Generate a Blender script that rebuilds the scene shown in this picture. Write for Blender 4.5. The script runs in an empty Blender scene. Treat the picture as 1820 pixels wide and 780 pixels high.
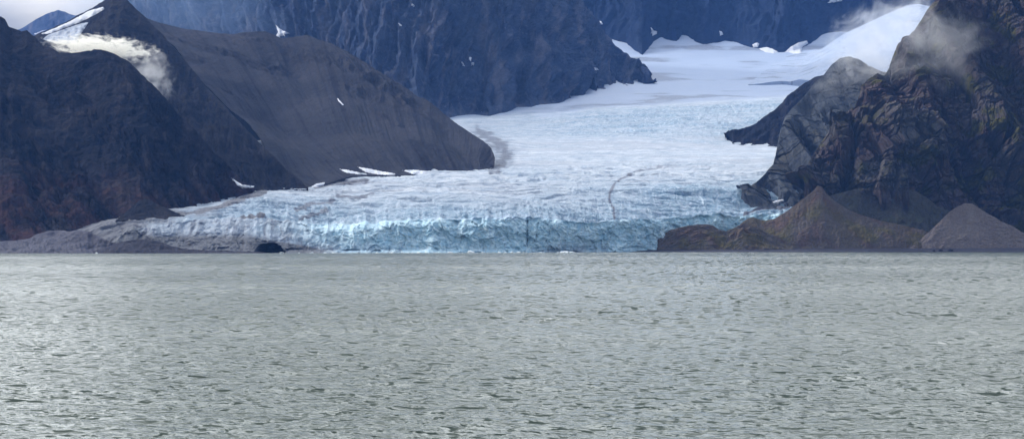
import bpy, math, random
import numpy as np
from mathutils import Vector
from mathutils.bvhtree import BVHTree

random.seed(7)
rng = np.random.default_rng(11)
SC = bpy.context.scene
COL = SC.collection
F, CX, HZ, CH = 2886.0, 910.0, 435.5, 12.0          # focal length and horizon row in photo pixels, eye height in metres

# ------------------------------------------------------------------ noise
_perm = rng.permutation(256).astype(np.int32)
_perm = np.concatenate([_perm, _perm, _perm])
_g3 = rng.normal(size=(256, 3)).astype(np.float32)
_g3 /= np.linalg.norm(_g3, axis=1)[:, None]
_r2 = rng.random((256, 2)).astype(np.float32)
_r1 = rng.random(256).astype(np.float32)

def perlin(x, y, z):
    x = np.asarray(x, np.float32); y = np.asarray(y, np.float32); z = np.asarray(z, np.float32)
    x, y, z = np.broadcast_arrays(x, y, z)
    xi = np.floor(x).astype(np.int32); yi = np.floor(y).astype(np.int32); zi = np.floor(z).astype(np.int32)
    fx = x - xi; fy = y - yi; fz = z - zi
    u = fx*fx*fx*(fx*(fx*6-15)+10); v = fy*fy*fy*(fy*(fy*6-15)+10); w = fz*fz*fz*(fz*(fz*6-15)+10)
    def g(dx, dy, dz):
        h = _perm[_perm[_perm[(xi+dx) & 255] + ((yi+dy) & 255)] + ((zi+dz) & 255)]
        gr = _g3[h]
        return gr[..., 0]*(fx-dx) + gr[..., 1]*(fy-dy) + gr[..., 2]*(fz-dz)
    a = g(0,0,0); a = a + u*(g(1,0,0)-a)
    b = g(0,1,0); b = b + u*(g(1,1,0)-b)
    c = g(0,0,1); c = c + u*(g(1,0,1)-c)
    d = g(0,1,1); d = d + u*(g(1,1,1)-d)
    a = a + v*(b-a); c = c + v*(d-c)
    return (a + w*(c-a))*1.6

def fbm(x, y, z=0.0, o=4, gain=.5, lac=2.03):
    s = 0; a = 1.0; n = 0
    for i in range(o):
        s = s + a*perlin(x+17.3*i, y-9.1*i, z+3.7*i); n += a
        x = x*lac; y = y*lac; z = z*lac; a *= gain
    return s/n*1.3

def ridged(x, y, z=0.0, o=4, gain=.5, lac=2.05):
    s = 0; a = 1.0; n = 0
    for i in range(o):
        s = s + a*(1-np.abs(perlin(x+7.3*i, y-5.1*i, z+1.7*i))*2.2); n += a
        x = x*lac; y = y*lac; z = z*lac; a *= gain
    return s/n                                        # about 0..1, sharp crests near 1

def worley(x, y, seed=0):
    """F1, F2-F1 and a random value of the nearest cell"""
    x = np.asarray(x, np.float32); y = np.asarray(y, np.float32)
    xi = np.floor(x).astype(np.int32); yi = np.floor(y).astype(np.int32)
    f1 = np.full(x.shape, 9., np.float32); f2 = f1.copy(); idn = np.zeros(x.shape, np.float32)
    tx = np.zeros(x.shape, np.float32); ty = tx.copy()
    for dx in (-1, 0, 1):
        for dy in (-1, 0, 1):
            h = _perm[_perm[(xi+dx+seed*31) & 255] + ((yi+dy+seed*57) & 255)]
            px = xi+dx+_r2[h, 0]; py = yi+dy+_r2[h, 1]
            d = np.hypot(px-x, py-y)
            near = d < f1
            f2 = np.where(near, f1, np.minimum(f2, d))
            idn = np.where(near, _r1[h], idn)
            tx = np.where(near, px-x, tx); ty = np.where(near, py-y, ty)
            f1 = np.where(near, d, f1)
    return f1, f2-f1, idn, tx, ty

def sstep(a, b, x):
    t = np.clip((x-a)/(b-a), 0, 1)
    return t*t*(3-2*t)

# ------------------------------------------------------------------ placing helpers
def unproj(px, py, d):
    px = np.asarray(px, float); py = np.asarray(py, float); d = np.asarray(d, float)
    return np.stack([(px-CX)/F*d, d, CH+(HZ-py)/F*d], -1)

def tagit(o, label=None, cat=None, group=None, kind=None):
    if label: o['label'] = label
    if cat: o['category'] = cat
    if group: o['group'] = group
    if kind: o['kind'] = kind
    return o

def grid_mesh(name, P, mat, attrs=None, uv=None, parent=None, smooth=True):
    nv, nu = P.shape[:2]
    me = bpy.data.meshes.new(name)
    me.vertices.add(nv*nu)
    me.vertices.foreach_set('co', P.reshape(-1, 3).astype(np.float32).ravel())
    i = np.arange(nv-1)[:, None]*nu + np.arange(nu-1)[None, :]
    q = np.stack([i, i+nu, i+nu+1, i+1], -1).reshape(-1, 4)      # rows run from far/top to near/bottom, columns left to right
    n = len(q)
    me.loops.add(n*4); me.polygons.add(n)
    me.loops.foreach_set('vertex_index', q.ravel().astype(np.int32))
    me.polygons.foreach_set('loop_start', np.arange(0, n*4, 4, dtype=np.int32))
    me.update(calc_edges=True)
    me.polygons.foreach_set('use_smooth', np.full(n, smooth))
    if attrs is not None:
        a = me.attributes.new('zone', 'FLOAT_COLOR', 'POINT')
        c = np.ones((nv*nu, 4), np.float32); c[:, :attrs.shape[-1]] = attrs.reshape(nv*nu, -1)
        a.data.foreach_set('color', c.ravel())
    if uv is not None:
        a = me.attributes.new('fall', 'FLOAT_VECTOR', 'POINT')
        c = np.zeros((nv*nu, 3), np.float32); c[:, :2] = uv.reshape(nv*nu, 2)
        a.data.foreach_set('vector', c.ravel())
    me.materials.append(mat)
    o = bpy.data.objects.new(name, me); COL.objects.link(o)
    if parent is not None: o.parent = parent
    return o

def resample(pts, n, warp=None):
    p = np.array(pts, float)
    seg = np.hypot(np.diff(p[:, 0]), np.diff(p[:, 1]))
    s = np.concatenate([[0], np.cumsum(seg)]); s /= s[-1]
    t = np.linspace(0, 1, n)
    return np.stack([np.interp(t, s, p[:, k]) for k in range(3)], -1)

def smooth_rows(P, k):
    for _ in range(k):
        P[:, 1:-1] = .25*P[:, :-2]+.5*P[:, 1:-1]+.25*P[:, 2:]
    return P

SHEETS = {}
def sheet(name, curves, nu, nvs, disp, mat, zone=None, crest_w=.3, foot_w=1.0, back=(300, 700), drop=60, bulge=None, smooth=True,
          smooth_lower=0, parent=None, foot_in=0):
    """a slope of terrain: CURVES run from its crest to its foot, each a polyline of (px, py, distance); the back side falls away behind"""
    C = [unproj(*resample(c, nu).T) for c in curves]
    if smooth_lower:
        for k in range(1, len(C)):
            C[k] = smooth_rows(C[k][None], smooth_lower)[0]
    rows = []; w = []
    for k in range(len(C)-1):
        m = nvs[k]
        for j in range(m):
            t = j/m
            rows.append(C[k]*(1-t)+C[k+1]*t)
    rows.append(C[-1])
    P = np.stack(rows)                                   # (nv, nu, 3)
    nv = P.shape[0]
    # metric coordinates along and down the slope
    S = np.cumsum(np.linalg.norm(np.diff(P, axis=1, prepend=P[:, :1]), axis=2).mean(0))[None, :].repeat(nv, 0)
    T = np.cumsum(np.linalg.norm(np.diff(P, axis=0, prepend=P[:1]), axis=2), axis=0)
    v = np.linspace(0, 1, nv)[:, None]
    if bulge is not None:
        P = P + bulge(v, S, T, P)
    gu = np.gradient(P, axis=1); gv = np.gradient(P, axis=0)
    # broad normal: smoothed so the relief is not folded
    gu = gu.mean(axis=0, keepdims=True)*.5+gu*.5
    N = np.cross(gv, gu); L = np.linalg.norm(N, axis=2, keepdims=True)+1e-9
    N = N/L
    N = np.where(N[..., 1:2] > 0, -N, N)
    D = disp(S, T, P, v)
    W = crest_w+(1-crest_w)*sstep(0, .12, v)
    W = W*(foot_w+(1-foot_w)*sstep(0, .08, 1-v))
    if D.ndim == 2:
        Q = P+N*(D*W)[..., None]
    else:
        Q = P+N*(D[..., 0]*W)[..., None]+D[..., 1:4]*W[..., None]
    z = zone(S, T, Q, v) if zone else None
    uv = np.stack([S, T], -1)
    # behind the crest and under the foot
    topb = []
    dz_ = np.gradient(smooth_rows(Q[0][None].copy(), 12)[0], axis=0); side = np.clip(dz_[:, 2]/(np.abs(dz_[:, 0])+1), -1, 1)      # the hidden side leans away from the edge
    for k, b in enumerate(reversed(back)):
        r = Q[0].copy(); m_ = 1+b/r[:, 1]; r[:, 0] *= m_; r[:, 0] += side*b*.25; r[:, 1] += b; r[:, 2] = r[:, 2]*(1-b/back[-1])-(20 if k == 0 else 0); topb.append(r)
    r = Q[0].copy(); r[:, 0] += side*6+r[:, 0]/r[:, 1]*12; r[:, 1] += 12; r[:, 2] -= 2; topb.append(r)
    nb = len(topb)
    f = Q[-1].copy(); f[:, 2] -= drop; f[:, 1] += foot_in
    Q = np.concatenate([np.stack(topb), Q, f[None]])
    if z is not None:
        z = np.concatenate([z[:1]]*nb+[z, z[-1:]])
    uv = np.concatenate([uv[:1]]*nb+[uv, uv[-1:]])
    o = grid_mesh(name, Q, mat, z, uv, parent, smooth)
    SHEETS.setdefault(name.split('.')[0], []).append((o, Q))
    return o

# ------------------------------------------------------------------ materials
def newmat(name):
    m = bpy.data.materials.new(name); m.use_nodes = True
    nt = m.node_tree; nt.nodes.clear()
    return m, NT(nt)

class NT:
    def __init__(s, nt): s.t = nt
    def n(s, typ, **kw):
        nd = s.t.nodes.new(typ)
        ins = kw.pop('ins', {})
        for k, v in kw.items(): setattr(nd, k, v)
        for k, v in ins.items():
            sock = nd.inputs[k]
            if isinstance(v, bpy.types.NodeSocket): s.t.links.new(v, sock)
            else: sock.default_value = v
        return nd
    def l(s, a, b): s.t.links.new(a, b)
    def math(s, op, a, b=0.0, c=None, clamp=False):
        ins = {0: a, 1: b}
        if c is not None: ins[2] = c
        return s.n('ShaderNodeMath', operation=op, use_clamp=clamp, ins=ins).outputs[0]
    def mix(s, f, a, b, mode='MIX'):
        nd = s.n('ShaderNodeMix', data_type='RGBA', blend_type=mode)
        for k, v in ((0, f), (6, a), (7, b)):
            if isinstance(v, bpy.types.NodeSocket): s.t.links.new(v, nd.inputs[k])
            else: nd.inputs[k].default_value = v
        return nd.outputs[2]
    def ramp(s, f, lo, hi, smooth=True):
        nd = s.n('ShaderNodeMapRange', interpolation_type='SMOOTHSTEP' if smooth else 'LINEAR', ins={0: f, 1: lo, 2: hi})
        return nd.outputs[0]
    def scale(s, v, x, y, z):
        return s.n('ShaderNodeMapping', ins={'Vector': v, 'Scale': (x, y, z)}).outputs[0]
    def noise(s, v, scale, detail=5, rough=.55, dist=0.0):
        return s.n('ShaderNodeTexNoise', ins={'Vector': v, 'Scale': scale, 'Detail': detail, 'Roughness': rough, 'Distortion': dist}).outputs['Fac']
    def out(s, surf=None, vol=None):
        o = s.n('ShaderNodeOutputMaterial')
        if surf: s.l(surf, o.inputs['Surface'])
        if vol: s.l(vol, o.inputs['Volume'])

def c4(r, g, b): return (r, g, b, 1.0)

def mat_rock(name, ca, cb, cc, streak=(.03, .004), streak_amt=.5, grain=.15, bump=2.0, bscale=.06, moss=None, moss_amt=0.0, strata=0.0, dark=.5):
    """ca/cb mottled by patches, cc in streaks down the slope; zone.r veils it with a second rock colour, zone.g with moss"""
    m, t = newmat(name)
    g = t.n('ShaderNodeNewGeometry'); pos = g.outputs['Position']
    at = t.n('ShaderNodeAttribute', attribute_name='fall').outputs['Vector']
    zn = t.n('ShaderNodeAttribute', attribute_name='zone')
    sep = t.n('ShaderNodeSeparateColor', ins={0: zn.outputs['Color']})
    ca, cb, cc = [c4(q[0]*dark, q[1]*dark, q[2]*dark) for q in (ca, cb, cc)]
    n1 = t.noise(pos, .008, 6, .6, .4)
    n2 = t.noise(pos, .05, 5, .65)
    st = t.noise(t.scale(at, streak[0], streak[1], 1), 1.0, 6, .62, .3)
    fine = t.noise(pos, grain, 4, .7)
    col = t.mix(t.ramp(n1, .38, .62), ca, cb)
    col = t.mix(t.math('MULTIPLY', t.ramp(st, .48, .68), streak_amt), col, cc)
    col = t.mix(t.math('MULTIPLY', t.ramp(n2, .55, .75), .45), col, cc)
    col = t.mix(sep.outputs[0], col, t.mix(t.ramp(n2, .35, .65), c4(.12, .05, .04), c4(.06, .04, .042)))
    if strata:
        w = t.noise(t.scale(pos, .002, .002, .05), 1.0, 5, .6, .8)
        col = t.mix(t.math('MULTIPLY', t.ramp(w, .5, .66), strata), col, cb)
    k = t.math('MULTIPLY_ADD', fine, 1.1, .45)
    col = t.mix(1.0, col, t.n('ShaderNodeCombineColor', ins={0: k, 1: k, 2: k}).outputs[0], 'MULTIPLY')
    if moss:
        nz = t.n('ShaderNodeSeparateXYZ', ins={0: g.outputs['Normal']}).outputs[2]
        mm = t.math('MULTIPLY', t.ramp(nz, .25, .6), t.ramp(t.noise(pos, .012, 5, .65), .47, .6))
        mm = t.math('MAXIMUM', t.math('MULTIPLY', mm, moss_amt), sep.outputs[1])
        col = t.mix(mm, col, t.mix(t.ramp(n2, .4, .6), moss, c4(moss[0]*1.7, moss[1]*1.5, moss[2]*1.3)))
    h = t.math('ADD', t.math('MULTIPLY', t.noise(pos, bscale, 8, .68), 1.0), t.math('MULTIPLY', st, .35))
    b = t.n('ShaderNodeBump', ins={'Height': h, 'Distance': bump, 'Strength': 1.0})
    p = t.n('ShaderNodeBsdfPrincipled', ins={'Base Color': col, 'Roughness': .95, 'Specular IOR Level': .04, 'Normal': b.outputs[0]})
    t.out(p.outputs[0])
    return m

def mat_ice(name, face=False):
    """zone.r debris, on the face also the painted dark of the cave, zone.g clean snow, zone.b bare blue ice"""
    m, t = newmat(name)
    g = t.n('ShaderNodeNewGeometry'); pos = g.outputs['Position']
    at = t.n('ShaderNodeAttribute', attribute_name='fall').outputs['Vector']
    zn = t.n('ShaderNodeAttribute', attribute_name='zone')
    sep = t.n('ShaderNodeSeparateColor', ins={0: zn.outputs['Color']})
    big = t.noise(pos, .006, 5, .6, .5)
    mid = t.noise(pos, .03 if not face else .05, 6, .65, .6)
    fine = t.noise(pos, .25, 4, .7)
    white = c4(.54, .585, .64); grey = c4(.30, .37, .46)
    blue = (c4(.55, .77, .88) if face else c4(.20, .31, .41)); deep = (c4(.36, .61, .75) if face else c4(.12, .22, .32))
    band = t.noise(t.scale(at, .004, .06, 1), 1.0, 6, .65, .6)       # layers across the flow
    col = t.mix(t.ramp(mid, .35, .65), grey, white)
    col = t.mix(t.math('MULTIPLY', t.ramp(band, .46, .62), .7), col, c4(.27, .34, .43))
    col = t.mix(t.math('MULTIPLY', t.ramp(t.noise(t.scale(at, .0012, .011, 1), 1.0, 5, .6, 1.2), .45, .62), .55), col, c4(.33, .36, .42))
    col = t.mix(t.math('MULTIPLY', t.ramp(t.noise(t.scale(at, .012, .16, 1), 1.0, 4, .6, .8), .55, .66), .6), col, c4(.20, .28, .38))
    bl = t.mix(t.ramp(mid, .38, .66), deep, blue)
    bl = t.mix(t.ramp(t.noise(pos, .09, 6, .7, .8), .46, .62), bl, c4(.62, .81, .89) if face else c4(.32, .41, .52))
    bl = t.mix(t.math('MULTIPLY', t.ramp(t.noise(t.scale(at, .07, .012, 1), 1.0, 6, .7, .5), .57, .68), .55), bl, c4(.66, .77, .85))
    col = t.mix(t.math('MULTIPLY', sep.outputs[2], t.ramp(big, .1, .45)) if not face else sep.outputs[2], col, bl)
    col = t.mix(sep.outputs[1], col, c4(.31, .39, .54))
    if face:
        col = t.mix(t.math('MULTIPLY', sep.outputs[0], .62), col, c4(.17, .21, .30))
        dirt = t.noise(t.scale(at, .05, .02, 1), 1.0, 7, .72, 1.0)
        dm = t.math('MULTIPLY', t.ramp(dirt, .46, .64), t.math('MULTIPLY_ADD', sep.outputs[0], .95, .06))
        col = t.mix(dm, col, c4(.10, .12, .17))
        col = t.mix(t.ramp(sep.outputs[0], .8, 1.0), col, c4(.012, .014, .03))  # near black shade painted into the cave, also over the dirtiest ice
    else:
        col = t.mix(t.math('MULTIPLY', sep.outputs[0], .95, clamp=True), col, c4(.15, .19, .27))
        dn = t.noise(pos, .08, 6, .7)
        dm = t.ramp(t.math('ADD', sep.outputs[0], t.math('MULTIPLY_ADD', dn, .5, -.25)), .25, .75)
        col = t.mix(dm, col, t.mix(fine, c4(.03, .035, .055), c4(.065, .075, .11)))
    k = t.math('MULTIPLY_ADD', fine, .5, .75)
    col = t.mix(1.0, col, t.n('ShaderNodeCombineColor', ins={0: k, 1: k, 2: k}).outputs[0], 'MULTIPLY')
    rough_h = t.math('MULTIPLY', t.noise(pos, .12 if not face else .1, 8, .7), t.math('SUBTRACT', 1.0, t.math('MULTIPLY', sep.outputs[1], .85)))
    b = t.n('ShaderNodeBump', ins={'Height': rough_h, 'Distance': 5.0 if not face else 5.0, 'Strength': 1.0})
    p = t.n('ShaderNodeBsdfPrincipled', ins={'Base Color': col, 'Roughness': .55, 'Specular IOR Level': .35, 'Normal': b.outputs[0]})
    t.out(p.outputs[0])
    return m

def mat_snow(name, col, dirt=.2):
    m, t = newmat(name)
    pos = t.n('ShaderNodeNewGeometry').outputs['Position']
    n = t.noise(pos, .12, 6, .65)
    c = t.mix(t.math('MULTIPLY', t.ramp(n, .45, .7), dirt), col, c4(.35, .36, .40))
    b = t.n('ShaderNodeBump', ins={'Height': n, 'Distance': .8, 'Strength': .6})
    p = t.n('ShaderNodeBsdfPrincipled', ins={'Base Color': c, 'Roughness': .7, 'Normal': b.outputs[0]})
    t.out(p.outputs[0])
    return m

def mat_water():
    m, t = newmat('fjord_water')
    pos = t.n('ShaderNodeNewGeometry').outputs['Position']
    p2 = t.n('ShaderNodeMapping', ins={'Vector': pos, 'Rotation': (0, 0, math.radians(9)), 'Scale': (1, 1, 1)}).outputs[0]
    yy = t.n('ShaderNodeSeparateXYZ', ins={0: pos}).outputs[1]
    def wv(lx, ly, detail=2, dist=.3):
        return t.noise(t.scale(p2, 1/lx, 1/ly, 0), 1.0, detail, .55, dist)
    def band(y0, y1, y2, y3):
        r = t.ramp(yy, y0, y1)
        return t.math('MULTIPLY', r, t.ramp(yy, y3, y2)) if y3 else r
    h = t.math('MULTIPLY', wv(.5, .2, 3), .06)
    h = t.math('MULTIPLY_ADD', wv(1.5, .6, 3), .17, h)
    h = t.math('MULTIPLY_ADD', wv(4.2, 1.6, 3), .25, h)
    h = t.math('MULTIPLY_ADD', wv(12, 5, 3, .6), .42, h)
    b = t.n('ShaderNodeBump', ins={'Height': h, 'Distance': 1.0, 'Strength': 1.0})
    # steep little faces of breaking ripples, leaning down the wind; coarser groups of them matter farther out
    tilt = None
    for lx, ly, lo, bd in ((.6, .38, .54, (0, 5, 150, 260)), (1.0, .66, .535, (0, 5, 260, 480)), (2.1, 1.6, .545, (60, 130, 350, 600)), (2.4, 5.5, .53, (170, 300, 600, 1000)), (3.8, 16, .52, (330, 600, 1100, 1800)),
                           (5.5, 42, .50, (700, 1100, 1900, 3000)), (10, 130, .50, (1300, 2000, 0, 0))):
        k = t.math('MULTIPLY', t.ramp(wv(lx, ly, 4, .4), lo-.008, lo+.10), band(*bd))
        tilt = k if tilt is None else t.math('MAXIMUM', tilt, k)
    off = t.n('ShaderNodeVectorMath', operation='SCALE', ins={0: (.12, -.78, 0.0), 3: tilt}).outputs[0]
    nn = t.n('ShaderNodeVectorMath', operation='ADD', ins={0: b.outputs[0], 1: off}).outputs[0]
    nn = t.n('ShaderNodeVectorMath', operation='NORMALIZE', ins={0: nn}).outputs[0]
    p = t.n('ShaderNodeBsdfPrincipled', ins={'Base Color': c4(.055, .078, .066), 'Roughness': .17, 'IOR': 1.33, 'Specular IOR Level': .5, 'Normal': nn})
    t.out(p.outputs[0])
    return m

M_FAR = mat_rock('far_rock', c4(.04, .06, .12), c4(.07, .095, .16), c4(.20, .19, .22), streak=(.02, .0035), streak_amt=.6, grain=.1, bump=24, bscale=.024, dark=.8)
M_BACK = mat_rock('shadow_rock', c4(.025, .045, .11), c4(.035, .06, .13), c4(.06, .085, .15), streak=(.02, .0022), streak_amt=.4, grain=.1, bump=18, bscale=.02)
M_SCREE = mat_rock('scree', c4(.115, .12, .15), c4(.15, .15, .18), c4(.035, .036, .06), streak=(.05, .0011), streak_amt=.55, grain=.2, bump=8.0, bscale=.05, dark=.30)
M_DARK = mat_rock('dark_slope_rock', c4(.03, .038, .07), c4(.07, .07, .095), c4(.24, .21, .23), streak=(.02, .003), streak_amt=.4, grain=.15, bump=14, bscale=.035, dark=.24)
M_CLIFF = mat_rock('fractured_cliff_rock', c4(.135, .10, .105), c4(.155, .15, .15), c4(.30, .275, .27), streak=(.03, .02), streak_amt=.25, grain=.3, bump=5, bscale=.14, moss=c4(.05, .054, .016), moss_amt=.9, dark=.54)
M_BUTT = mat_rock('buttress_rock', c4(.05, .055, .08), c4(.085, .085, .11), c4(.12, .115, .135), streak=(.03, .002), streak_amt=.6, grain=.15, bump=12, bscale=.04, dark=.28)
M_CLIFF2 = mat_rock('smooth_cliff_rock', c4(.07, .08, .10), c4(.105, .12, .145), c4(.17, .185, .21), streak=(.05, .006), streak_amt=.5, grain=.2, bump=6, bscale=.06, moss=c4(.06, .055, .03), moss_amt=.4, dark=.62)
M_TALUS = mat_rock('talus', c4(.15, .122, .105), c4(.185, .16, .145), c4(.24, .22, .205), streak=(.05, .006), streak_amt=.35, grain=.35, bump=1.4, bscale=.2, moss=c4(.07, .068, .022), moss_amt=.25, dark=.6)
M_TALUSG = mat_rock('grey_talus', c4(.30, .25, .235), c4(.34, .29, .28), c4(.40, .36, .34), streak=(.06, .008), streak_amt=.3, grain=.35, bump=.8, bscale=.3, moss=c4(.08, .08, .02), moss_amt=0, dark=.5)
M_GREEN = mat_rock('mossy_talus', c4(.11, .11, .10), c4(.14, .13, .125), c4(.20, .185, .18), streak=(.05, .02), streak_amt=.4, grain=.3, bump=2.4, bscale=.15, moss=c4(.05, .062, .04), moss_amt=.4)
M_MORAINE = mat_rock('moraine_gravel', c4(.11, .11, .145), c4(.15, .15, .185), c4(.07, .07, .10), streak=(.02, .03), streak_amt=.4, grain=.3, bump=4, bscale=.12, dark=.75)
M_DARKMOR = mat_rock('dark_moraine', c4(.075, .075, .10), c4(.10, .10, .13), c4(.13, .13, .16), streak=(.02, .03), streak_amt=.4, grain=.3, bump=1.2, bscale=.2)
M_ICE = mat_ice('glacier_ice')
M_FACE = mat_ice('calving_face_ice', True)
M_SNOW = mat_snow('old_snow', c4(.58, .61, .68))
M_SNOWD = mat_snow('dirty_snow', c4(.26, .31, .40), .8)

# ------------------------------------------------------------------ relief recipes
def d_wall(amp=40, lam=130, seed=0):
    def f(S, T, P, v):
        wx = fbm(S/400, T/400, seed, 3)*90
        s = S+wx
        r = ridged(s/lam, T/(lam*4.5), seed+3.1, 5, .52)
        r2 = ridged(s/(lam*.27), T/(lam*1.1), seed+9.7, 3, .55)
        big = fbm(S/500, T/700, seed+5, 2)
        led = fbm(s/220, T/22, seed+2, 3)
        return amp*((r-.6)*.9+(r2-.6)*.33+big*.6+led*.14)
    return f

def d_scree(amp=10, lam=60, seed=0, rock=None, gul=1.0, rgh=.5):
    def f(S, T, P, v):
        w = fbm(S/300, T/1500, seed, 2)*22
        r = ridged((S+w)/lam, T/(lam*16), seed+1.3, 4, .5)*gul
        n = fbm(P[..., 0]/34, P[..., 1]/34, P[..., 2]/34+seed, 5, .6)
        big = fbm(S/350, T/500, seed+5, 3)
        out = amp*((r-.6)*.8+n*rgh+big*1.5)
        if rock is not None:
            out = out+rock(S, T, P, v)
        return out
    return f

def d_blocks(amp=14, size=45, seed=0, stretch=1.8, macro=35, groove=.8, ledge=3):
    """jointed cliff: each block set in or out and tilted, joints cut between them, ledges across"""
    def f(S, T, P, v):
        S = P[..., 0]+.4*P[..., 1]; T = -1.15*P[..., 2]+.15*P[..., 0]
        wx = fbm(S/140, T/140, seed, 3)*20+1.6*fbm(S/9, T/9, seed+4, 2); wy = fbm(S/140, T/140, seed+11, 3)*20+1.6*fbm(S/9, T/9, seed+6, 2)
        s = S+wx+T*.03; tt = T+wy+S*.08
        b1 = 1-np.abs(perlin(s/150, tt/520, seed+2))*2.2
        b2 = 1-np.abs(perlin(s/62, tt/260, seed+22))*2.2
        out = macro*(b1-.4)+macro*.45*(b2-.4)+macro*.6*fbm(S/300, T/260, seed+7, 2)
        # chasms cut deep into the wall
        ch = np.abs(perlin(s/115, tt/420, seed+42))+.05*perlin(s/12, tt/12, seed+3)
        out = out-macro*1.0*(1-sstep(.0, .075, ch))*sstep(-.2, .2, perlin(s/200, tt/150, seed+77))
        sz = size; a = amp
        for k in range(4):
            f1, e, idn, tx, ty = worley(s/sz, tt/(sz*stretch), seed+k)
            out = out+a*(idn-.5)*1.7+a*((idn*7.3 % 1)-.5)*tx*1.8+a*1.1*((idn*3.7 % 1)-.3)*ty-a*groove*(1-sstep(0, .07, e))
            sz *= .45; a *= .47
        for lt, la in ((52, ledge), (21, ledge*.5)):
            fr = (T/lt+.45*fbm(S/260, T/260, seed+31, 2)+.12*fbm(S/20, T/20, seed+35, 2)-S*.0035) % 1.0
            out = out+la*(fr*1.3-.6*(1-sstep(0, .1, fr)))
        return out+1.3*fbm(S/6, T/7, seed+1, 3, .6)
    return f

# ------------------------------------------------------------------ glacier surface: rows of (py, distance) at stations across the picture
ST = np.array([100, 180, 230, 300, 360, 420, 460, 520, 600, 700, 800, 850, 920, 950, 1000, 1060, 1150, 1200, 1250, 1300, 1340, 1450, 1600, 1760.])
LIP = np.array([447, 436, 408, 399, 391, 388, 388, 393, 398, 394, 389, 386, 383, 388, 390, 394, 392, 388, 384, 382, 379, 376, 372, 372.])
LIPD = np.interp(ST, [100, 180, 420, 600, 900, 1000, 1100, 1200, 1340, 1760], [2430, 2440, 2530, 2580, 2640, 2700, 2800, 2900, 2960, 2990])
LV = [  # py across, distance across
    (np.interp(ST, [100, 180, 230, 300, 360, 420, 460, 520, 600, 1760], [441, 401, 390, 385, 374, 361, 356, 357, 358, 362]),
     np.interp(ST, [100, 180, 300, 460, 600, 900, 1150, 1340, 1760], [2500, 2530, 2620, 2740, 2830, 2890, 2990, 3040, 3060])),
    (np.interp(ST, [100, 230, 360, 460, 600, 1760], [405, 383, 362, 340, 336, 336]), np.interp(ST, [100, 300, 460, 600, 1760], [2650, 2750, 2880, 3010, 3110])),
    (np.interp(ST, [100, 400, 600, 1760], [395, 345, 318, 318]), np.interp(ST, [100, 400, 600, 1760], [2800, 3050, 3180, 3210])),
    (np.full(ST.shape, 300.), np.full(ST.shape, 3400.)), (np.full(ST.shape, 266.), np.full(ST.shape, 3800.)),
    (np.full(ST.shape, 245.), np.full(ST.shape, 4050.)), (np.full(ST.shape, 205.)+np.interp(ST, [800, 1000, 1200, 1400], [12, 2, -12, -22]), np.full(ST.shape, 4600.)),
    (np.full(ST.shape, 160.), np.full(ST.shape, 5450.)), (np.full(ST.shape, 120.), np.full(ST.shape, 6100.)),
    (np.full(ST.shape, 88.), np.full(ST.shape, 6600.)), (np.full(ST.shape, 55.), np.full(ST.shape, 6950.)), (np.full(ST.shape, 15.), np.full(ST.shape, 7300.))]

LV = LV[:6]+[(a+np.interp(ST, [100, 600, 740, 790], [170, 130, 70, 0]), b) for a, b in LV[6:]]

def Dg(px, py):
    ys = [np.interp(px, ST, LIP)]+[np.interp(px, ST, a) for a, b in LV]
    ds = [np.interp(px, ST, LIPD)]+[np.interp(px, ST, b) for a, b in LV]
    return float(np.interp(-py, [-y for y in ys], ds))

def onice(pts, extra=0):
    return [(x, y, Dg(x, y)+extra) for x, y in pts]

def poly_dist(px, py, pts):
    d = np.full(px.shape, 1e9)
    for (x0, y0), (x1, y1) in zip(pts[:-1], pts[1:]):
        L2 = (x1-x0)**2+(y1-y0)**2
        t = np.clip(((px-x0)*(x1-x0)+(py-y0)*(y1-y0))/L2, 0, 1)
        d = np.minimum(d, np.hypot(px-x0-t*(x1-x0), py-y0-t*(y1-y0)))
    return d

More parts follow.
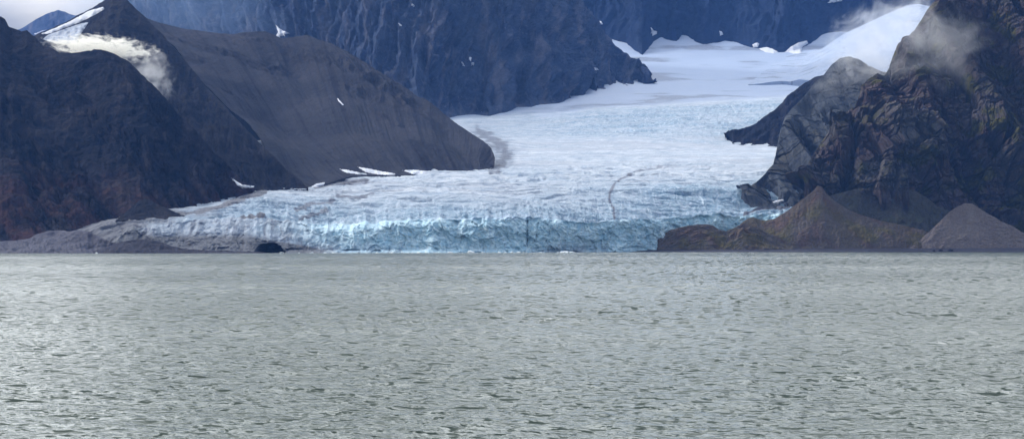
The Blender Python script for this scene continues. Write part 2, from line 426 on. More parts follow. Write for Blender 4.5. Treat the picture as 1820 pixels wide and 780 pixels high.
def build_glacier():
    root = bpy.data.objects.new('glacier', None); COL.objects.link(root)
    tagit(root, 'broad pale blue glacier flowing down between the mountains to the water', 'glacier')
    # --- surface
    xs = np.concatenate([np.linspace(104, 1450, 1200), np.linspace(1456, 1760, 60)])
    nper = [50, 40, 36, 36, 50, 26, 60, 50, 34, 26, 18, 14]
    ys = [np.interp(xs, ST, LIP)]+[np.interp(xs, ST, a) for a, b in LV]
    ds = [np.interp(xs, ST, LIPD)]+[np.interp(xs, ST, b) for a, b in LV]
    lipn = perlin(xs/7, xs*0+.5, 3.3)*2.4+perlin(xs/19, xs*0+.5, 5.3)*3.0+perlin(xs/60, xs*0+.5, 8.3)*5.0
    ys[0] = ys[0]+lipn
    R = []
    for k in range(len(ys)-1):
        for j in range(nper[k]):
            t = j/nper[k]
            R.append((ys[k]*(1-t)+ys[k+1]*t, ds[k]*(1-t)+ds[k+1]*t))
    R.append((ys[-1], ds[-1]))
    PY = np.stack([r[0] for r in R]); PD = np.stack([r[1] for r in R]); PX = np.broadcast_to(xs, PY.shape)
    # soften the joints between control rows
    for _ in range(6):
        PY[1:-1] = .25*PY[:-2]+.5*PY[1:-1]+.25*PY[2:]; PD[1:-1] = .25*PD[:-2]+.5*PD[1:-1]+.25*PD[2:]
    P = unproj(PX, PY, PD)
    X, Y = P[..., 0], P[..., 1]
    lipw = sstep(0, .03, np.linspace(0, 1, P.shape[0])[:, None]*3.0)     # calm at the lip itself
    warp = fbm(X/260, Y/260, 1.0, 3)*60
    arch = ((X-200)/900)**2*160
    yy = Y+warp+arch
    low = 1-sstep(3300, 3700, Y)
    Yn = Y+150*fbm(X/190, Y/150, 71, 4)
    fallz = sstep(3900, 4250, Yn)*(1-sstep(4550, 4950, Yn))*sstep(-250, 350, X+120*fbm(X/150, Y/150, 73, 3))*(.55+.45*sstep(-.2, .3, fbm(X/160, Y/60, 75, 4)))
    snow = sstep(4600, 4900, Y+fbm(X/200, Y/200, 4, 3)*260-np.clip(X, -500, 900)*.28)
    crev = ridged(X/150, yy/26, 2.0, 3, .55)                              # crevasses across the flow
    crev2 = ridged(X/60+warp/80, yy/60, 6.0, 4, .55)
    seracs = .55*ridged(X/70+warp/50, yy/17, 9.0, 4, .6)+.45*ridged(X/24, yy/24+X/90, 19.0, 4, .6)
    hum = .35+.65*sstep(880, 930, PX)*(1-sstep(1050, 1110, PX))+.25*sstep(380, 430, PX)*(1-sstep(600, 700, PX))
    near = (1-sstep(60, 380, Y-PD[0][None, :]+90*fbm(X/160, Y/160, 33, 3)))
    h = -low*(6.5*sstep(.6, .95, crev))+low*near*11*(seracs-.5)*hum-low*5*sstep(.55, .9, ridged(X/420, yy/70, 51.0, 3, .5))+(1-snow)*2.2*(crev2-.5)*(.5+low)
    h += fallz*9*(ridged(X/45, yy/40, 12.0, 4, .6)-.55)
    h += fbm(X/300, Y/300, 21, 3)*9*(1-.3*snow)
    h += snow*5.0*fbm(X/240, Y/160, 31, 4)
    # debris: lateral moraines, the medial line, dark heaps near the left
    deb = np.zeros(P.shape[:2])
    med = poly_dist(PX, PY, [(1300, 287), (1180, 296), (1130, 306), (1100, 320), (1084, 340), (1083, 352), (1091, 368), (1092, 396)])
    deb = np.maximum(deb, .60*(1-sstep(.2, 4.5, med+2.2*perlin(PX/13, PY/7, 2)))*sstep(1290, 1130, PX))
    lat = poly_dist(PX, PY, [(470, 341), (430, 352), (395, 366), (330, 381), (250, 388), (190, 397)])
    deb = np.maximum(deb, .85*(1-sstep(2, 8, lat+3*perlin(PX/25, PY/8, 5))))
    lat = poly_dist(PX, PY, [(650, 318), (600, 322), (560, 330)])
    deb = np.maximum(deb, .75*(1-sstep(2, 9, lat+4*perlin(PX/25, PY/8, 5))))
    lat = poly_dist(PX, PY, [(850, 236), (895, 262), (902, 275), (880, 298)])
    deb = np.maximum(deb, .55*(1-sstep(2, 22, lat+11*perlin(PX/12, PY/4, 5))))
    lat = poly_dist(PX, PY, [(1318, 398), (1325, 380), (1345, 374), (1375, 371), (1400, 369)])
    deb = np.maximum(deb, 1.0*(1-sstep(2, 5, lat+1.5*perlin(PX/16, PY/6, 5))))
    heap = np.maximum.reduce([1-sstep(3, 8, poly_dist(PX, PY*1.6, [(a, b*1.6) for a, b in q])+4*perlin(PX/9, PY/4, 7)) for q in
                              ([(415, 390), (440, 388), (468, 382)], [(535, 387), (560, 379), (580, 372)], [(528, 372), (552, 364), (590, 358)],
                               [(600, 350), (640, 352), (660, 346)])])
    heap = heap*np.where(PX < 480, 1.0, .62)
    deb = np.maximum(deb, heap*.9)
    leftd = .60*(1-sstep(230, 560, PX+70*perlin(PX/40, PY/9, 21)))+.42*(1-sstep(170, 270, PX+16*perlin(PX/14, PY/5, 11)))
    deb = np.maximum(deb, leftd)
    deb = deb*(1-snow)
    h += 1.0*heap+1.0*sstep(.3, .9, deb)*fbm(X/25, Y/25, 3, 3)
    P[..., 2] += h*lipw
    blue = np.clip(low*near*.95+fallz*1.0+low*.3*sstep(-.1, .5, fbm(X/220, Y/150, 15, 4)), 0, 1)
    grey = sstep(.12, .4, fbm(X/330, Y/210, 61, 4))
    deb = np.maximum(deb, snow*.46*grey)
    zone = np.stack([deb, snow*.97, blue*(1-.9*snow)], -1)
    uv = np.stack([X, yy], -1)
    o = grid_mesh('ice_surface', P[::-1], M_ICE, zone[::-1], uv[::-1], root)
    SHEETS['ice_surface'] = [(o, P[::-1])]
    # --- calving face, from the lip down to the water
    nv = 110
    t = np.linspace(0, 1, nv)[:, None]
    lip = P[0]
    footd = np.interp(xs, [100, 180, 420, 600, 900, 1000, 1100, 1200, 1340, 1760], [2395, 2395, 2415, 2470, 2595, 2660, 2770, 2870, 2935, 2965])
    foot = unproj(xs, 0*xs, footd); foot[:, 2] = -3.0
    Q = lip[None]*(1-t[..., None])+foot[None]*t[..., None]
    # upright below the lip, then a slight toe of fallen ice
    lobe = (1-sstep(400, 680, xs))[None, :]
    prof = np.where(t < .25, 1.9*t-2.2*t*t, np.where(t < .85, .3375+(t-.25)*.42, .5895+(t-.85)*2.74))
    Q[..., 1] = lip[None, :, 1]*(1-(prof*(1-lobe)+t*lobe))+foot[None, :, 1]*(prof*(1-lobe)+t*lobe)
    S = Q[..., 0]; Z = Q[..., 2]
    s2 = S+10*fbm(S/30, Z/22, 3, 3)+.25*Z; z2 = Z+8*fbm(S/30, Z/22, 13, 3)
    big = fbm(S/95, Z/240, 5, 4)*17
    f1, e, idn, tx, ty = worley(s2/17, z2/24, 3)
    g1, e2, idn2, tx2, ty2 = worley(s2/7, z2/6.5, 5)
    col = ridged(s2/28, z2/90, 7, 4, .55)
    dd = big+3.5*(idn-.5)+3*((idn*7.1 % 1)-.5)*tx*2+3*((idn*3.3 % 1)-.3)*ty*2-.5*(1-sstep(0, .14, e))
    dd += 1.2*(idn2-.5)-.3*(1-sstep(0, .16, e2))+9*(col-.6)+5*(ridged(s2/13, z2/11, 17, 4, .6)-.6)+1.6*fbm(S/5, Z/4, 9, 4, .65)+5*fbm(S/24, Z/14, 19, 3)
    wv = sstep(0, .06, t)
    Q[..., 1] -= dd*wv*(1-.35*lobe)
    PXs = np.broadcast_to(xs, S.shape)
    pyf = HZ-(Z-CH)/np.maximum(Q[..., 1], 1)*F
    # the melt cave and lesser hollows, the tall crack
    def hollow(cx, w, top, depth, soft=.25):
        r = np.sqrt(((PXs-cx)/w)**2+np.clip((450-pyf)/(450-top), 0, 9)**2)+.09*perlin(PXs/7, pyf/5, 4)
        return depth*(1-sstep(1-soft, 1.0, r))
    Q[..., 1] += hollow(478, 27, 431, 95, .10)
    for c in ((622, 26, 442, 7), (668, 13, 443, 9), (835, 26, 446, 5), (990, 46, 442, 6), (1128, 36, 436, 5), (395, 24, 445, 7)):
        Q[..., 1] += hollow(*c)
    crack = (1-sstep(.6, 2.0, np.abs(PXs-937-1.2*perlin(pyf/9, 0*pyf, 1))))*sstep(386, 394, pyf)*(1-sstep(436, 444, pyf))
    crack2 = (1-sstep(.6, 2.4, np.abs(PXs-956+(pyf-400)*.12-1.5*perlin(pyf/7, 0*pyf, 2))))*sstep(392, 398, pyf)*(1-sstep(420, 430, pyf))
    Q[..., 1] += 9*crack+6*crack2
    # fallen ice aprons
    for (cx, w, top) in ((762, 17, 434), (816, 18, 440), (905, 32, 428), (700, 9, 441), (1098, 22, 434), (345, 18, 442), (565, 12, 444)):
        r = np.abs(PXs-cx)/w
        a = np.clip(1-r, 0, 1)*sstep(top-6, 450, pyf)*(1+.5*perlin(PXs/5, pyf/4, 6))
        Q[..., 1] -= 16*a
    dirt_shade = np.clip((1-sstep(430, 640, PXs))*(.68+.35*(1-sstep(180, 280, PXs))+.38*sstep(405, 445, pyf))+.55*sstep(425, 447, pyf)*(1-sstep(640, 760, PXs))
                    + .5*sstep(428, 446, pyf)*sstep(940, 975, PXs)*(1-sstep(1060, 1100, PXs))+.12, 0, .95)
    cav = hollow(478, 27, 430, 1, .1)  # shade of the cave interior, put into the colour
    dirt_shade = np.maximum(dirt_shade, cav*1.3)
    wblue = sstep(430, 640, PXs+90*perlin(PXs/60, pyf/30, 2))
    blue = .15+.8*wblue
    snowy = .6*(1-sstep(386, 392, pyf+3*perlin(PXs/9, pyf/5, 2)))*sstep(600, 700, PXs)*(1-sstep(1000, 1060, PXs))
    zone = np.stack([dirt_shade, snowy, blue], -1)
    # tie the face to the lip
    Q[0] = lip
    f = Q[-1:].copy(); f[..., 2] -= 25
    uv = np.stack([S, Z], -1)
    o = grid_mesh('ice_cliff', np.concatenate([Q, f]), M_FACE, np.concatenate([zone, zone[-1:]]), np.concatenate([uv, uv[-1:]]), root)
    SHEETS['ice_cliff'] = [(o, Q)]
    # --- the hanging snow slope on the right
    def dsn(S, T, P, v):
        return 8*fbm(S/180, T/300, 41, 3)+2.2*ridged(S/60, T/30, 43, 3)*sstep(.2, .8, v)
    def zsn(S, T, P, v):
        z = np.zeros(P.shape[:2]+(3,)); z[..., 1] = .95; z[..., 0] = .12+.34*sstep(.1, .4, fbm(S/130, T/40, 44, 4)); z[..., 2] = .2
        return z
    sheet('snow_slope', [[(1395, 99, 6500), (1425, 92, 6450), (1460, 87, 6400), (1500, 61, 6500), (1540, 42, 6550), (1570, 27, 6600), (1612, 10, 6650), (1635, 8, 6650), (1660, 14, 6650), (1720, 22, 6650)],
                         [(1330, 150, 5600), (1400, 146, 5600), (1460, 140, 5500), (1520, 150, 5300), (1560, 160, 5200), (1640, 150, 5100), (1720, 140, 5100)]],
          300, [120], dsn, M_ICE, zsn, crest_w=.6, drop=200, parent=root)
    return root

GL = build_glacier()

# ------------------------------------------------------------------ mountains (terrain)
def zero_zone(S, T, Q, v):
    return np.zeros(Q.shape[:2]+(3,))

def z_rust(zlo, zhi, amt=.8):
    def f(S, T, Q, v):
        z = np.zeros(Q.shape[:2]+(3,))
        n = fbm(Q[..., 0]/130, Q[..., 1]/130, Q[..., 2]/60, 4)
        z[..., 0] = amt*(1-sstep(zlo, zhi, Q[..., 2]+n*60))*sstep(-.25, .3, fbm(S/120, T/90, 3, 4)+.15)
        return z
    return f

# far peak through the gap on the left
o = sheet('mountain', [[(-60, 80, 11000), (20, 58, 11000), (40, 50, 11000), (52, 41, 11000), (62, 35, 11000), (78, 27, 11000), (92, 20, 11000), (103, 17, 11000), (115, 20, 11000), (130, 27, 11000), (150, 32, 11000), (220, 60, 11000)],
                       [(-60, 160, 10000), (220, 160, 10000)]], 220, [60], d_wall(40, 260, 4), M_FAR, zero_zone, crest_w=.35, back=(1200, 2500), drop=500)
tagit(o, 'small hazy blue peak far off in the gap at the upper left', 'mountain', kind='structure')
# back wall behind the upper snow basin, its unseen crest raised to shade it
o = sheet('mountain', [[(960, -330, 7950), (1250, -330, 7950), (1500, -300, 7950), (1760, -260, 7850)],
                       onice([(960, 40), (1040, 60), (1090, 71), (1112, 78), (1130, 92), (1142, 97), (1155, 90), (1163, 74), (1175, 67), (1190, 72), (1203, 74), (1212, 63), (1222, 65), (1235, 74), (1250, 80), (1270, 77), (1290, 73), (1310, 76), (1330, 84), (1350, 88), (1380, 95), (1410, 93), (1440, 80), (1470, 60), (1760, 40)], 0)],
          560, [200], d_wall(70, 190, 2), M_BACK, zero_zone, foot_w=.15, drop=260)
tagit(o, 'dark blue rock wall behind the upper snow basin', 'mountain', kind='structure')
# great middle wall; crest above the view raised to shade the snow basin
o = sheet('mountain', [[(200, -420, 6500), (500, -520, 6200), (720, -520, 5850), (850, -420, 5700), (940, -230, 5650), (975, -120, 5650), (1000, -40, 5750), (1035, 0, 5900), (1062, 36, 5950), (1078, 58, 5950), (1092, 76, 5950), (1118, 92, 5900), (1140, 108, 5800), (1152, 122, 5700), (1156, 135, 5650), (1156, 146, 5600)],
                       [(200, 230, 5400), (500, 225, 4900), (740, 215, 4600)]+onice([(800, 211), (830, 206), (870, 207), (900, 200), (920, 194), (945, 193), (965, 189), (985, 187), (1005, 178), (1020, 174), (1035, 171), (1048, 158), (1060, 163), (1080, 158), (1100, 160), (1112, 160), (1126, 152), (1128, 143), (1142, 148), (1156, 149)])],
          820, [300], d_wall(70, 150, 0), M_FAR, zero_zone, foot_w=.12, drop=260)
tagit(o, 'huge steep blue grey rock wall in the middle, behind the scree slope', 'mountain', kind='structure')
# long scree slope right of the pointed peak
def rocky_top(S, T, P, v):
    m = sstep(.25, .6, fbm(S/200, T/160, 8, 3)+.5-1.2*v)
    return m*17*(ridged(S/46, T/90, 4, 5)-.5)+16*fbm(S/170, T/420, 14, 3)
o = sheet('mountain', [[(255, 30, 4300), (285, 40, 4300), (330, 52, 4250), (380, 60, 4200), (410, 63, 4150), (440, 58, 4100), (470, 56, 4100), (488, 62, 4080), (500, 68, 4070), (520, 66, 4060), (545, 62, 4030), (565, 70, 4000), (590, 78, 3980), (620, 95, 3950), (650, 112, 3900), (700, 143, 3850), (740, 168, 3800), (765, 180, 3780), (790, 203, 3760), (815, 222, 3700), (838, 237, 3650), (858, 250, 3600), (874, 264, 3540), (880, 280, 3480), (879, 296, 3440)],
                       [(420, 200, 3640), (520, 235, 3560), (640, 240, 3500), (730, 250, 3480), (800, 265, 3460), (850, 282, 3450), (879, 297, 3435)],
                       onice([(535, 335), (560, 331), (590, 323), (620, 314), (650, 311), (690, 310), (735, 311), (745, 305), (770, 300), (800, 301), (840, 302), (860, 302), (879, 298)])],
          760, [170, 150], d_scree(13, 45, 1, rocky_top, .35, .12), M_SCREE, zero_zone, foot_w=.15, smooth_lower=30, drop=80, crest_w=.25)
tagit(o, 'long smooth scree slope above the left edge of the glacier', 'mountain', kind='structure')
# pointed peak and its dark buttress
def rock_b(S, T, P, v):
    return 13*(ridged(S/75, T/150, 6, 5, .55)-.55)
o = sheet('mountain', [[(30, 82, 4000), (62, 62, 4000), (80, 55, 4000), (110, 41, 3980), (150, 20, 3950), (185, 0, 3900), (200, -6, 3880), (215, -7, 3870), (226, 0, 3850), (245, 20, 3820), (262, 34, 3800), (290, 62, 3760), (330, 108, 3680), (370, 158, 3580), (420, 212, 3400), (470, 262, 3200), (510, 300, 3060), (548, 331, 2960)],
                       [(30, 150, 3500), (150, 200, 3400), (300, 300, 3150), (420, 335, 2960), (470, 338, 2920), (510, 336, 2930), (548, 334, 2950)]],
          620, [280], d_scree(12, 60, 3, rock_b, .7, .6), M_BUTT, z_rust(60, 120, .3), foot_w=.2, smooth_lower=10, drop=80, crest_w=.25)
tagit(o, 'pointed dark peak at upper left with a buttress running down to the ice', 'mountain', kind='structure')
# near left mountain
def rock_c(S, T, P, v):
    m = sstep(.0, .35, fbm(S/260, T/200, 28, 3)+.25)
    f1, e, idn, tx, ty = worley((S+T*.5+20*fbm(S/50, T/50, 2, 3))/55, (T-S*.25)/50, 4)
    return m*(24*(ridged(S/70, (T-S*.35)/75, 16, 5, .55)-.55)+9*(idn-.5)-4*(1-sstep(0, .12, e)))+24*fbm(S/260, T/300, 9, 3)
o = sheet('mountain', [[(-160, -40, 3350), (-60, 10, 3300), (-20, 18, 3300), (0, 26, 3300), (10, 34, 3300), (17, 46, 3300), (24, 48, 3290), (29, 50, 3290), (38, 56, 3280), (48, 53, 3280), (60, 64, 3270), (76, 80, 3250), (90, 84, 3240), (104, 92, 3230), (120, 91, 3220), (150, 89, 3210), (180, 90, 3200), (205, 96, 3180), (222, 108, 3160), (240, 124, 3140), (262, 144, 3110), (300, 182, 3060), (345, 228, 3010), (380, 268, 2970), (410, 300, 2930), (430, 320, 2900), (446, 333, 2890)],
                       [(-160, 250, 2900), (0, 260, 2880), (100, 275, 2860), (200, 290, 2850), (300, 305, 2850), (380, 322, 2855), (440, 334, 2868)],
                       [(-160, 436, 2560), (0, 432, 2560), (60, 424, 2580), (120, 410, 2600), (180, 398, 2640), (240, 386, 2680), (300, 381, 2720), (360, 371, 2780), (400, 358, 2820), (430, 345, 2850), (452, 335, 2875)]],
          700, [230, 200], d_scree(9, 60, 5, rock_c, .8, .8), M_DARK, z_rust(75, 165, .34), foot_w=.3, smooth_lower=20, drop=60, crest_w=.35)
tagit(o, 'near dark mountain filling the left edge, rust brown at its foot', 'mountain', kind='structure')
# small dark cone on the rust brown foot slope
def d_small(amp, lam, seed=0):
    def f(S, T, P, v):
        return amp*fbm(P[..., 0]/lam, P[..., 1]/lam, P[..., 2]/lam+seed, 5, .6)+amp*.8*(ridged(S/lam*.8, T/lam/3, seed+2, 4)-.6)
    return f
o = sheet('hill', [[(215, 385, 2620), (235, 366, 2640), (247, 357, 2650), (258, 352, 2655), (268, 356, 2650), (285, 366, 2640), (310, 376, 2630), (335, 384, 2620)],
                   [(205, 392, 2560), (345, 388, 2560)]], 160, [60], d_small(3, 25, 2), M_DARK, zero_zone, back=(40, 120), drop=40)
tagit(o, 'small dark cone standing on the rust brown slope above the glacier tongue', 'hill', kind='structure')
# moraine flats at the left shore
o = sheet('moraine', [[(-160, 431, 2500), (-20, 430, 2500), (20, 428, 2500), (50, 424, 2500), (62, 417, 2505), (84, 411, 2510), (105, 409, 2515), (122, 411, 2490), (140, 409, 2470), (158, 412, 2450), (172, 418, 2440), (188, 426, 2425), (206, 433, 2412), (225, 438, 2402), (240, 442, 2395)],
                      [(-160, 443, 2425), (0, 442, 2425), (100, 440, 2425), (200, 440, 2420), (240, 443, 2395)],
                      [(-160, 450.5, 2385), (240, 450.5, 2385)]], 340, [50, 30], d_small(4.2, 17, 6), M_MORAINE, zero_zone, back=(60, 160), drop=20)
tagit(o, 'low grey moraine flats on the left shore beside the glacier tongue', 'moraine', kind='structure')
o = sheet('moraine', [[(165, 446, 2380), (190, 439, 2385), (210, 431, 2388), (230, 427, 2390), (248, 425, 2390), (268, 426, 2390), (288, 430, 2388), (305, 437, 2385), (330, 442, 2380), (380, 445.5, 2385), (440, 447, 2400), (470, 448, 2405)],
                      [(165, 450.8, 2355), (320, 450.8, 2350), (470, 450.6, 2390)]], 260, [50], d_small(2.2, 14, 8), M_DARKMOR, zero_zone, back=(25, 70), drop=15)
tagit(o, 'smooth dark gravel mound at the foot of the glacier tongue', 'moraine', kind='structure')

# dark ridge end right of the icefall
o = sheet('mountain', [[(1288, 240, 3990), (1294, 232, 4050), (1312, 231, 4080), (1330, 226, 4100), (1345, 220, 4120), (1360, 206, 4150), (1375, 197, 4200), (1386, 186, 4250), (1400, 170, 4300), (1420, 154, 4400), (1445, 139, 4500), (1490, 128, 4600), (1620, 160, 4700)],
                       onice([(1289, 241), (1296, 247), (1302, 254), (1320, 257), (1345, 260), (1380, 264)])+[(1500, 270, 3750), (1620, 275, 3700)]],
          300, [150], d_scree(9, 60, 13, lambda S, T, P, v: 16*(ridged(S/70, T/120, 3, 5)-.55)), M_DARK, zero_zone, foot_w=.2, drop=100)
tagit(o, 'dark rock spur ending beside the blue icefall', 'mountain', kind='structure')
# blue grey cliff between the glacier and the near right cliff
o = sheet('mountain', [[(1317, 346, 3085), (1330, 334, 3068), (1345, 322, 3072), (1360, 308, 3095), (1374, 292, 3120), (1379, 270, 3150), (1384, 248, 3180), (1388, 232, 3200), (1396, 208, 3230), (1410, 190, 3260), (1430, 168, 3290), (1448, 148, 3310), (1465, 132, 3330), (1480, 114, 3350), (1492, 106, 3370), (1508, 102, 3380), (1525, 106, 3390), (1545, 116, 3400), (1570, 128, 3410), (1700, 130, 3420)],
                       onice([(1317, 350), (1324, 356), (1332, 361), (1345, 366), (1365, 371), (1385, 374)], -5)+[(1410, 377, 2975), (1460, 380, 2975), (1700, 390, 2975)]],
          420, [330], d_blocks(4, 56, 21, 3.4, 26, .25, 1.5), M_CLIFF2, zero_zone, foot_w=.03, drop=60, crest_w=.15, smooth=False)
tagit(o, 'blue grey cliff between the glacier and the near right cliff, mist on its top', 'mountain', kind='structure')
# near right cliff
def z_cliff(S, T, Q, v):
    z = np.zeros(Q.shape[:2]+(3,))
    n = fbm(Q[..., 0]/70, Q[..., 1]/70, Q[..., 2]/50, 4)
    z[..., 0] = .22*sstep(0, .4, fbm(S/110, T/140, 63, 4))
    z[..., 1] = .85*sstep(.2, .42, n+.2*sstep(780, 900, Q[..., 0])+.18*(1-sstep(100, 260, Q[..., 2]))-.12)
    return z
o = sheet('mountain', [[(1426, 338, 2960), (1424, 318, 2970), (1434, 296, 2980), (1444, 276, 2990), (1456, 258, 3010), (1472, 240, 3030), (1480, 226, 3040), (1492, 214, 3055), (1500, 198, 3070), (1520, 186, 3080), (1528, 170, 3095), (1531, 152, 3110), (1545, 141, 3120), (1560, 130, 3130), (1572, 134, 3140), (1580, 120, 3150), (1590, 96, 3170), (1598, 80, 3180), (1614, 68, 3190), (1628, 50, 3200), (1644, 26, 3210), (1660, 6, 3220), (1680, -14, 3240), (1720, -50, 3260), (1800, -90, 3260), (2020, -110, 3260)],
                       [(1430, 342, 2950), (1470, 330, 2950), (1530, 300, 2960), (1600, 270, 2990), (1680, 240, 3010), (1800, 230, 3010), (2020, 230, 3010)],
                       [(1431, 346, 2945), (1480, 352, 2940), (1540, 356, 2935), (1600, 372, 2935), (1660, 392, 2935), (1740, 410, 2930), (1820, 424, 2925), (2020, 432, 2920)]],
          760, [360, 260], d_blocks(14, 40, 1, 1.9, 58, .9, 6), M_CLIFF, z_cliff, foot_w=.5, drop=60, crest_w=.12, smooth=False,
          bulge=lambda v, S, T, P: np.stack([0*P[..., 0], 34*sstep(.95, .985, v+.02*perlin(S/35, T*0, 3))*sstep(640, 700, P[..., 0]), 0*P[..., 0]], -1))
tagit(o, 'towering fractured brown cliff filling the right edge with mossy ledges', 'mountain', kind='structure')
# mossy debris mounds under the cliff
o = sheet('hill', [[(1462, 352, 2925), (1485, 345, 2925), (1520, 336, 2925), (1540, 342, 2925), (1556, 350, 2920), (1575, 344, 2920), (1590, 336, 2920), (1605, 332, 2920), (1625, 338, 2920), (1645, 350, 2920), (1665, 366, 2920), (1690, 376, 2920), (1720, 380, 2918), (1745, 395, 2915)],
                   [(1462, 400, 2895), (1540, 412, 2890), (1640, 425, 2888), (1745, 437, 2885)]],
          330, [150], lambda S, T, P, v: 3.5*fbm(S/22, T/22, 3, 5, .62)+7*(ridged(S/34, T/60, 5, 4)-.6)-9*(1-sstep(0, .16, np.abs(S/S.max()-.33))), M_GREEN, zero_zone, back=(25, 60), drop=30)
tagit(o, 'mossy grey green debris mounds below the dark overhang of the right cliff', 'hill', kind='structure')
# big brown talus cone
def z_cone(S, T, Q, v):
    z = np.zeros(Q.shape[:2]+(3,))
    z[..., 0] = .35*sstep(-.1, .4, fbm(S/60, T/40, 3, 4))
    z[..., 1] = .6*sstep(.0, .45, fbm(S/55, T/60, 7, 4)+.1)*sstep(.1, .4, v)*(1-sstep(.8, .95, v))
    return z
o = sheet('hill', [[(1302, 412, 2890), (1318, 396, 2900), (1330, 388, 2905), (1340, 386, 2905), (1350, 390, 2905), (1362, 392, 2905), (1378, 388, 2905), (1400, 374, 2908), (1420, 359, 2910), (1438, 345, 2912), (1447, 338, 2913), (1453, 330, 2914), (1460, 332, 2913), (1470, 345, 2910), (1485, 358, 2908), (1505, 371, 2905), (1530, 382, 2900), (1560, 391, 2895), (1600, 399, 2890), (1640, 409, 2885), (1670, 422, 2880), (1700, 436, 2875)],
                   [(1302, 430, 2872), (1400, 420, 2872), (1500, 418, 2872), (1600, 425, 2870), (1700, 438, 2868)],
                   [(1302, 443, 2862), (1500, 442, 2862), (1700, 441, 2862)]],
          420, [110, 40], lambda S, T, P, v: d_small(2.2, 26, 12)(S, T, P, v)+1.1*fbm(P[..., 0]/4, P[..., 1]/4, P[..., 2]/4, 3, .65)+1.0*(ridged(S/22, T/150, 3, 3)-.6)*(1-v), M_TALUS, z_cone, back=(25, 60), drop=15, crest_w=.3)
tagit(o, 'broad brown talus cone with its tip against the right cliff', 'hill', kind='structure')
o = sheet('hill', [[(1600, 441, 2868), (1630, 430, 2872), (1650, 413, 2876), (1668, 396, 2880), (1688, 376, 2884), (1702, 367, 2887), (1716, 361, 2890), (1728, 362, 2890), (1742, 371, 2888), (1756, 380, 2886), (1768, 386, 2885), (1780, 394, 2884), (1800, 402, 2882), (1815, 412, 2880), (1840, 424, 2878), (1870, 436, 2876)],
                   [(1600, 442, 2862), (1740, 441, 2862), (1870, 441, 2862)]],
          260, [110], lambda S, T, P, v: d_small(1.0, 20, 15)(S, T, P, v)+.7*fbm(P[..., 0]/4, P[..., 1]/4, P[..., 2]/4, 3, .65)+2.5*sstep(.1, .35, fbm(S/30, T/25, 8, 3)+.8*sstep(140, 190, S))*ridged(P[..., 0]/9, P[..., 1]/14+P[..., 2]/7, 4, 3)*.7, M_TALUSG, zero_zone, back=(25, 60), drop=15, crest_w=.3)
tagit(o, 'smooth pale grey scree cone near the right edge of the shore', 'hill', kind='structure')
# ice smoothed rock knoll at the end of the beach
o = sheet('hill', [[(1150, 446, 2855), (1158, 440, 2858), (1166, 428, 2862), (1178, 416, 2866), (1190, 409, 2868), (1205, 405, 2870), (1222, 401, 2872), (1240, 399, 2873), (1255, 398, 2873), (1268, 401, 2873), (1278, 408, 2872), (1290, 411, 2871), (1305, 405, 2872), (1320, 396, 2873), (1345, 404, 2870), (1380, 420, 2868), (1410, 436, 2866)],
                   [(1148, 447, 2846), (1200, 446, 2844), (1300, 445, 2844), (1410, 444, 2846)]],
          300, [110], lambda S, T, P, v: 3*fbm(S/18, T/12, 3, 5, .6)+4*(ridged(S/30, T/14, 5, 4)-.6), M_TALUS, z_cone, back=(20, 50), drop=15, crest_w=.3)
tagit(o, 'rounded brown rock knoll in front of the right end of the ice cliff', 'hill', kind='structure')
# beach
o = sheet('beach', [[(1010, 448.0, 2800), (1060, 446.2, 2812), (1150, 444, 2840), (1300, 442.6, 2862), (1500, 441.2, 2872), (1700, 440, 2874), (2020, 438, 2876)],
                    [(1010, 449.4, 2785), (1150, 446.6, 2800), (1300, 445, 2822), (1500, 444, 2830), (1700, 443.5, 2830), (2020, 443, 2830)],
                    [(1010, 450.4, 2770), (1150, 449.0, 2780), (2020, 448.4, 2790)]],
          500, [16, 14], d_small(.35, 14, 22), M_DARKMOR, zero_zone, back=(20, 60), drop=12)
tagit(o, 'narrow dark gravel beach along the right shore', 'beach', kind='structure')

